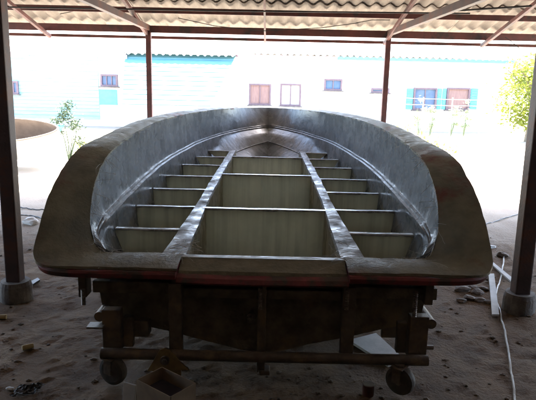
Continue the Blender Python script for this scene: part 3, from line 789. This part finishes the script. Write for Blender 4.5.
part(lambda b: corr(b, xl - .3, xr + .3, BD - .55, ez + .06, BD + 2.6, ez + .75), 'roof', M['tin'], mb)
part(lambda b: corr(b, xl - .3, xr + .3, BD + 2.62, ez + .75, BD + 5.6, ez + .06), 'roof', M['tin'], mb)
xm = at(336, 60, BD).x
part(lambda b: box(b, ((xl + xm) / 2, BD - .48, ez - .09), (xm - xl, .03, .20)), 'fascia', M['pink'], mb)
part(lambda b: box(b, ((xm + xr) / 2, BD - .48, ez - .05), (xr - xm, .03, .14)), 'fascia', M['blue'], mb)
window(mb, 250, 85, 270, 104, BD, M['curtain'], 1); window(mb, 281, 85, 300, 105, BD, M['foam'], 1)
window(mb, 325, 80, 341, 89.5, BD, M['glass'], 1)
window(mb, 414, 89, 435, 109, BD, M['glass'], 1); window(mb, 447, 89, 468, 109, BD, M['curtain'], 0)
window(mb, 372, 89, 388, 92, BD, M['glass'], 0)
for a0, b0, c0 in ((406, 412.5, 99), (437, 441, 99), (442, 445.5, 99), (470, 477, 99)):
    c = at((a0 + b0) / 2, c0, BD); ht = 20 * BD / F; wd = (b0 - a0) * BD / F
    def sh(b):
        box(b, (c.x, BD - .04, c.z), (wd, .03, ht))
        for k in range(8): box(b, (c.x, BD - .065, c.z - ht / 2 + ht * (k + .5) / 8), (wd - .06, .02, ht / 8 * .6))
    part(sh, 'shutter', M['teal'], mb)
for px in (240, 362):
    c = at(px, 90, BD); part(lambda b: box(b, (c.x, BD - .02, 1.4), (.28, .05, 2.8)), 'painted_pier', M['pier'], mb)
c = at(230.5, 94, BD - .6); bm = BM()
rows = []
for i_ in range(9):
    rows.append([Vector((c.x + (-.1 + .2 * j / 6) * (1 - .3 * math.sin(i_ * .9)), BD - .6 + .04 * math.sin(j * 1.3), c.z + .42 - .84 * i_ / 8)) for j in range(7)])
grid(bm, rows); o = mesh('hanging_cloth', bm, M['dark'], None, True); o.modifiers.new('t', 'SOLIDIFY').thickness = .02; tag(o, 'dark cloth hanging between the two pale buildings', 'cloth')
# left sided building of horizontal boards
LB = 23.5
lb_ = thing('board_building', 'pale teal boarded building with corrugated eave on the left across the yard', 'building')
x0, x1 = at(-60, 60, LB).x, at(238, 60, LB).x; ezl = 2.95
xg0, xg1 = at(97, 70, LB).x, at(126, 70, LB).x
part(lambda b: box(b, ((x0 + x1) / 2, LB + 2.2, ezl / 2 - .1), (x1 - x0, 4, ezl + .2)), 'wall', M['wall_white'], lb_)
def boards(b, xa, xb):
    n = 17
    for k in range(n):
        z = .35 + (ezl - .4) * k / n
        box(b, ((xa + xb) / 2, LB + .15, z), (xb - xa, .03, (ezl - .4) / n * .98), Matrix.Rotation(R(-14), 3, 'X'))
part(lambda b: boards(b, x0, xg0), 'boarding', M['wall_teal'], lb_)
M['teal_tin'] = mat('teal_tin', (.10, .25, .28), (.075, .20, .235), .7, 2, .1, 30, stretch=(.5, 3, 3))
def courses(b):
    n = 11
    for k in range(n):
        f0, f1 = k / n, (k + 1.12) / n
        za, zb = 3.0 - 1.95 * f0, 3.0 - 1.95 * f1; ya, yb = LB + .1 - 2.6 * f0, LB + .1 - 2.6 * f1
        xa = xg1 + .5 * f0; xb0, xb1 = x1 - .1 - .75 * f0, x1 - .1 - .75 * f1
        prism(b, [(xa, ya, za), (xb0, ya, za), (xb1, yb, zb + .025), (xa, yb, zb + .025)], (0, 0, -.03))
part(courses, 'lean_to_roof', M['teal_tin'], lb_)
for kx in (.15, .4, .65, .9):
    xp = xg1 + .6 + (x1 - xg1 - 1.7) * kx; part(lambda b: box(b, (xp, LB - 2.2, .58), (.08, .08, 1.16)), 'lean_to_post', M['white'], lb_)
part(lambda b: corr(b, x0 - .2, x1 + .2, LB - .3, ezl + .05, LB + 4.3, ezl + .8), 'roof', M['tin'], lb_)
part(lambda b: box(b, (at(115, 60, LB).x, LB - .22, ezl - .12), (1.1, .03, .16)), 'fascia', M['pink'], lb_)
part(lambda b: box(b, (at(15, 60, LB).x, LB - .22, ezl - .12), (1.3, .03, .18)), 'fascia', M['pink'], lb_)
window(lb_, 102, 75.5, 117, 85.5, LB + .19, M['glass'], 2); window(lb_, 10, 82, 18, 93, LB + .1, M['glass'], 1)
c = at(107, 95, LB); part(lambda b: box(b, (c.x, LB + .16, c.z - .1), (.75, .04, .62)), 'painted_panel', M['teal'], lb_)
# wire fence
wf = thing('wire_fence', 'thin wire fence with slim pale posts in front of the white building', 'fence')
fx0, fx1 = at(395, 90, 20.5).x, at(512, 90, 20.5).x
for k in range(5):
    x = fx0 + (fx1 - fx0) * k / 4; part(lambda b: cyl(b, (x, 20.5, -.1), (x, 20.5, 1.55), .022, 8), 'post', M['white'], wf)
for z in (1.5, 1.28, 1.0, .7): part(lambda b: tube(b, [(fx0, 20.5, z), ((fx0 + fx1) / 2, 20.5, z - .02), (fx1, 20.5, z)], .007, 5), 'wire', M['white'], wf)
